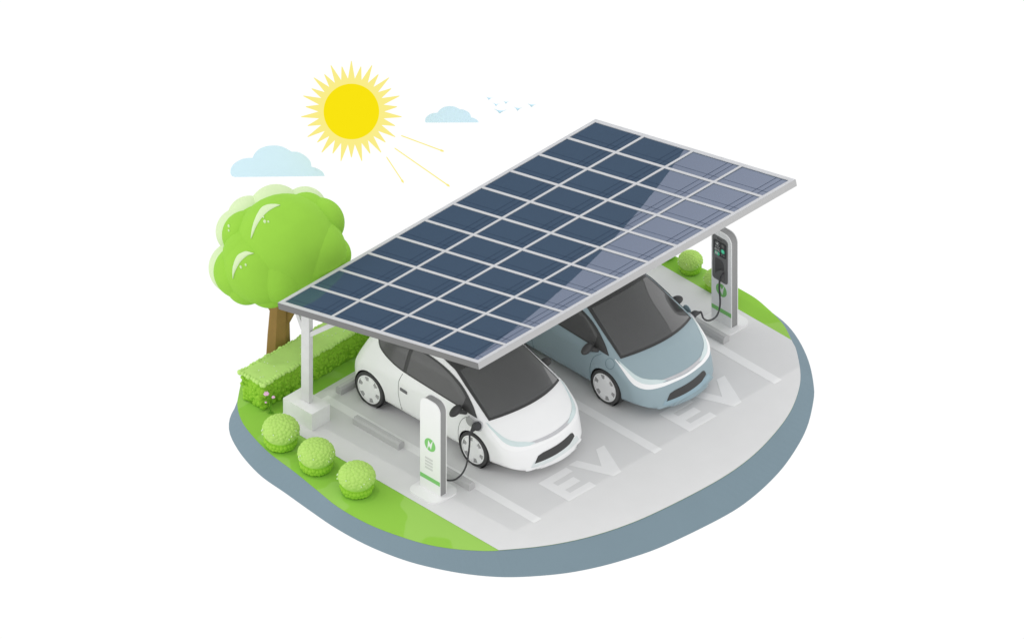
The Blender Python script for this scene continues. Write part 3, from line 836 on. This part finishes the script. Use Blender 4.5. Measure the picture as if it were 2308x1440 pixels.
leafy(120, lambda: (HX0+.07, rnd.uniform(HY0, HY1), rnd.uniform(.02, HH-.06)), .04, .06)
for _ in range(70):
    ball(bm, (rnd.uniform(HX0+.08, HX1-.08), rnd.uniform(HY0+.1, HY1-.1), HH+.004), (.013, .013, .008), 1, 1)
bmesh.ops.translate(bm, verts=bm.verts[:], vec=-hb)
h = obj('hedge', bm, [M_hedge, M_dot, M_hside], smooth=True); h.location = hb
tag(h, 'long clipped box hedge with flat pale top along the back of the parking bays', 'hedge')

# ------------------------------------------------------------------ shrubs
def shrub_mesh():
    bm = NB(); rnd = random.Random(11)
    # lower leaves, shade put into their deeper green
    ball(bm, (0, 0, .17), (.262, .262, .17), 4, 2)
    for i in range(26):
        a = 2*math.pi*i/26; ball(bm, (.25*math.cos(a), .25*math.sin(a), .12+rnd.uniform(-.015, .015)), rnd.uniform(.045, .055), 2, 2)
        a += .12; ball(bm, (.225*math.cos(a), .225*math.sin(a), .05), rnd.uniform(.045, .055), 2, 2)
    # overhanging cap with a scalloped outline
    ball(bm, (0, 0, .315), (.315, .315, .25), 4)
    n = 150
    for i in range(n):
        z = 1-1.22*(i+.5)/n; a = i*2.399963+rnd.uniform(-.08, .08); r = math.sqrt(1-z*z)
        q = .052*rnd.uniform(.75, 1.25)
        ball(bm, (r*math.cos(a)*(.334+.12*(q-.052)-q), r*math.sin(a)*(.334+.12*(q-.052)-q), .315+z*(.268-q)), q, 2)
    for a, zz in ((-.2, .40), (-.35, .36), (-2.0, .34), (-2.15, .38), (-2.05, .42), (-1.2, .44), (.2, .45)):
        zz -= .03; r = .34*math.sqrt(max(.1, 1-((zz-.315)/.27)**2)); ball(bm, (r*math.cos(a), r*math.sin(a), zz), (.012, .012, .018), 1, 1)
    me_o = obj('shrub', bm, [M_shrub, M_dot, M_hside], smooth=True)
    return me_o
sh0 = shrub_mesh()
sp = [(633, 972, 1, 'round light green shrub by the concrete footing, first of the front row'),
      (713, 1025, 1, 'round light green shrub in the middle of the three along the front lawn'),
      (804, 1077, 1, 'round light green shrub nearest the front charger, last of the front row'),
      (1556, 590, .67, 'small round shrub standing clear on the far grass strip right of the roof'),
      (1615, 630, .67, 'small round shrub half hidden behind the far charging station'),
      (1499, 556, .67, 'small round shrub almost hidden behind the far edge of the solar roof')]
for i, (px, py, sc, lab) in enumerate(sp):
    o = sh0 if i == 0 else sh0.copy()
    if i: COL.objects.link(o)
    p = gp(px, py, .285*sc); o.location = (p.x, p.y, 0); o.scale = (sc,)*3; o.rotation_euler = (0, 0, [0, .25, -.2, .1, -.15, .3][i])
    tag(o, lab, 'shrub', 'round clipped shrubs')

# ------------------------------------------------------------------ pink flower by the hedge
fl = thing('flower', 'small plant with three pink blossoms on thin stems at the hedge corner', 'flower', gp(611, 932))
FB = fl.location; fd = Vector(FB).dot(TOCAM)
def fp(px, py, off=0): return dp(px, py, fd+off+(932-py)/PPM*.70)-Vector(FB)   # rises upright from the foot
bm = NB()
tube(bm, catmull([fp(611, 932), fp(609, 912), fp(605, 898), fp(600, 893)], 4), .008, 6)
tube(bm, catmull([fp(610, 925), fp(612, 910), fp(616, 899)], 4), .006, 6)
tube(bm, catmull([fp(610, 927), fp(604, 915), fp(600, 909)], 4), .006, 6)
for dx in (-8, -4, 4, 7): tube(bm, [fp(611, 932), fp(611+dx*.6, 928), fp(611+dx, 930+abs(dx)*.1)], [.012, .014, .003], 6)
tube(bm, [fp(606, 906), fp(602, 902), fp(599, 902)], [.004, .01, .002], 6)
obj('stem', bm, M_stem, fl)
for (px, py, s) in ((601, 892, 1), (616.5, 898, .65), (599.5, 908.5, .42)):
    bm = NB()
    for a in (52, 22, -8, -35):
        ar = math.radians(a); L = (5.2 if abs(a) < 30 else 4.2)*s
        d = UP*math.cos(ar)-RIGHT*math.sin(ar)
        rot = Matrix((TOCAM.cross(d), d, TOCAM)).transposed().to_4x4()
        ball(bm, fp(px, py, .02)+d*(L/PPM*1.1), (.019*s, L/PPM, .012*s), 2, rot=rot)
    obj('blossom', bm, M_petal, fl, smooth=True)

# ------------------------------------------------------------------ sun, rays, clouds, birds up behind the island
ZR = Matrix((RIGHT, UP, TOCAM)).transposed()
SD = -3.0
sc = dp(792, 252, SD)
sun = thing('sun', 'yellow sun disc with a pale corona of thirty pointed spikes', 'sun', sc)
fs = lambda u, v, d: ZR @ Vector((u, v, d))
bm = NB(); prism(bm, circ(62.6/PPM, 96), fs, -.05, .06); obj('disc', bm, M_sun, sun)
# thin needle tips
pts2 = []
for k in range(30):
    rt = (114 if k % 2 == 0 else 103.5)/PPM; a = math.radians(90+12*k)
    w = .010
    c_, s_ = math.cos(a), math.sin(a)
    pts2 += [(rt*c_+w*s_*.6, rt*s_-w*c_*.6), (rt*c_-w*s_*.6, rt*s_+w*c_*.6)]
    b_ = math.radians(90+12*k+6); pts2.append((74.5/PPM*math.cos(b_), 74.5/PPM*math.sin(b_)))
bm = NB(); fan_prism(bm, pts2, (0, 0), fs, -.05, .02)
obj('corona', bm, M_cor, sun)
for (a, b_, lab) in (((904, 306), (1001, 342), 'thin yellow sunbeam arrow, the uppermost of three below the sun'),
                     ((889, 334), (1014, 421), 'thin yellow sunbeam arrow, the long one in the middle of three'),
                     ((871, 354), (910, 413), 'thin yellow sunbeam arrow, the short steep one nearest the tree')):
    p0, p1 = dp(*a, SD), dp(*b_, SD); o = p0; d = (p1-p0)
    L = d.length; d.normalize(); bm = NB()
    tube(bm, [(0, 0, 0), d*.02, d*(L-.05)], [.006, .0095, .0095], 8)
    tube(bm, [d*(L-.075), d*(L-.055), d*(L-.03), d*L], [.009, .018, .017, .003], 10)
    r = obj('sunbeam', bm, M_cor); r.location = p0; tag(r, lab, 'sunbeam', 'yellow sunbeam arrows')
def runs(Rs, n=6):
    out = []
    for q in Rs: out += [tuple(p) for p in catmull(q, n)][:-1] if len(q) > 2 else [tuple(q[0])]
    return out
big = runs([[(265, 795), (200, 772), (170, 712)], [(170, 712), (182, 620), (232, 540), (310, 480), (420, 430), (520, 412), (610, 410)], [(610, 410), (660, 320), (740, 240), (860, 185), (980, 165), (1100, 165), (1220, 190), (1320, 240), (1400, 286)],
            [(1400, 286), (1500, 290), (1600, 325), (1700, 395), (1770, 480), (1797, 588)], [(1797, 588), (1880, 612), (1970, 655), (2030, 710), (2060, 775)], [(2060, 775), (2052, 795)]])
big = [(500+x/8.877, 310+y/8.877) for x, y in big]
small = runs([[(290, 750), (266, 720), (262, 670)], [(262, 670), (280, 600), (340, 530), (440, 465), (540, 436), (665, 425)], [(665, 425), (720, 350), (800, 285), (920, 230), (1050, 214), (1180, 220), (1280, 255), (1400, 315)],
              [(1400, 315), (1500, 325), (1610, 370), (1690, 425), (1735, 500), (1762, 575)], [(1762, 575), (1860, 605), (1950, 660), (1990, 710), (2004, 745)], [(2004, 745), (1995, 752)]])
small = [(940+x/14.43, 225+y/14.43) for x, y in small]
for P, lab in ((big, 'large pale blue cloud hanging just above the tree'), (small, 'small pale blue cloud between the sun and the birds')):
    cx = sum(p[0] for p in P)/len(P); cy = sum(p[1] for p in P)/len(P)
    o0 = dp(cx, cy, SD-.6); bm = NB()
    yb_ = max(p[1] for p in P); fan_prism(bm, [((x-cx)/PPM, -(y-cy)/PPM) for x, y in P], (0, -(yb_-3-cy)/PPM), fs, -.25, .2)
    o = obj('cloud', bm, M_cloud); o.location = o0; tag(o, lab, 'cloud', 'pale blue clouds')
birds = [((250, 295), (375, 325), (490, 300), (330, 398), 'uppermost and leftmost pale blue bird of the flock'),
         ((465, 487), (595, 545), (740, 508), (578, 608), 'pale blue bird just below the uppermost one, second from the left edge'),
         ((815, 430), (930, 462), (1055, 445), (925, 525), 'pale blue bird at the middle top of the flock, beside the second one'),
         ((530, 708), (735, 772), (945, 738), (712, 865), 'largest pale blue bird, lowest in the flock'),
         ((1200, 632), (1345, 682), (1495, 655), (1330, 770), 'pale blue bird right of the largest one, second from the right'),
         ((1690, 525), (1845, 560), (1990, 535), (1810, 645), 'pale blue bird at the far right, apart from the flock')]
for l, c, r, b_, lab in birds:
    q = [(1080+x/15.39, 200+y/15.39) for x, y in (l, c, r, b_)]
    cx, cy = (q[1][0]+q[3][0])/2, (q[1][1]+q[3][1])/2
    def bp(i, d, k=1.15): return ZR @ Vector(((q[i][0]-cx)/PPM*k, -(q[i][1]-cy)/PPM*k, d))
    mid = lambda i, j, t, d, dv=0: ZR @ Vector((((q[i][0]*(1-t)+q[j][0]*t)-cx)/PPM, -((q[i][1]*(1-t)+q[j][1]*t)-cy)/PPM+dv, d))
    bm = NB()
    ring = [bp(0, .03), mid(0, 1, .5, .015, -.003), bp(1, 0), mid(2, 1, .5, .015, -.003), bp(2, .03), mid(2, 3, .55, .01, .006), bp(3, 0), mid(0, 3, .55, .01, .006)]
    vr = [bm.verts.new(p) for p in ring]
    f_, k_ = bm.verts.new(ZR @ Vector((0, 0, .022))), bm.verts.new(ZR @ Vector((0, 0, -.022)))
    for i in range(8):
        bm.faces.new((vr[i], vr[(i+1) % 8], f_)); bm.faces.new((vr[(i+1) % 8], vr[i], k_))
    o = obj('bird', bm, M_bird); o.location = dp(cx, cy, SD-.4); tag(o, lab, 'bird', 'flock of pale blue birds')
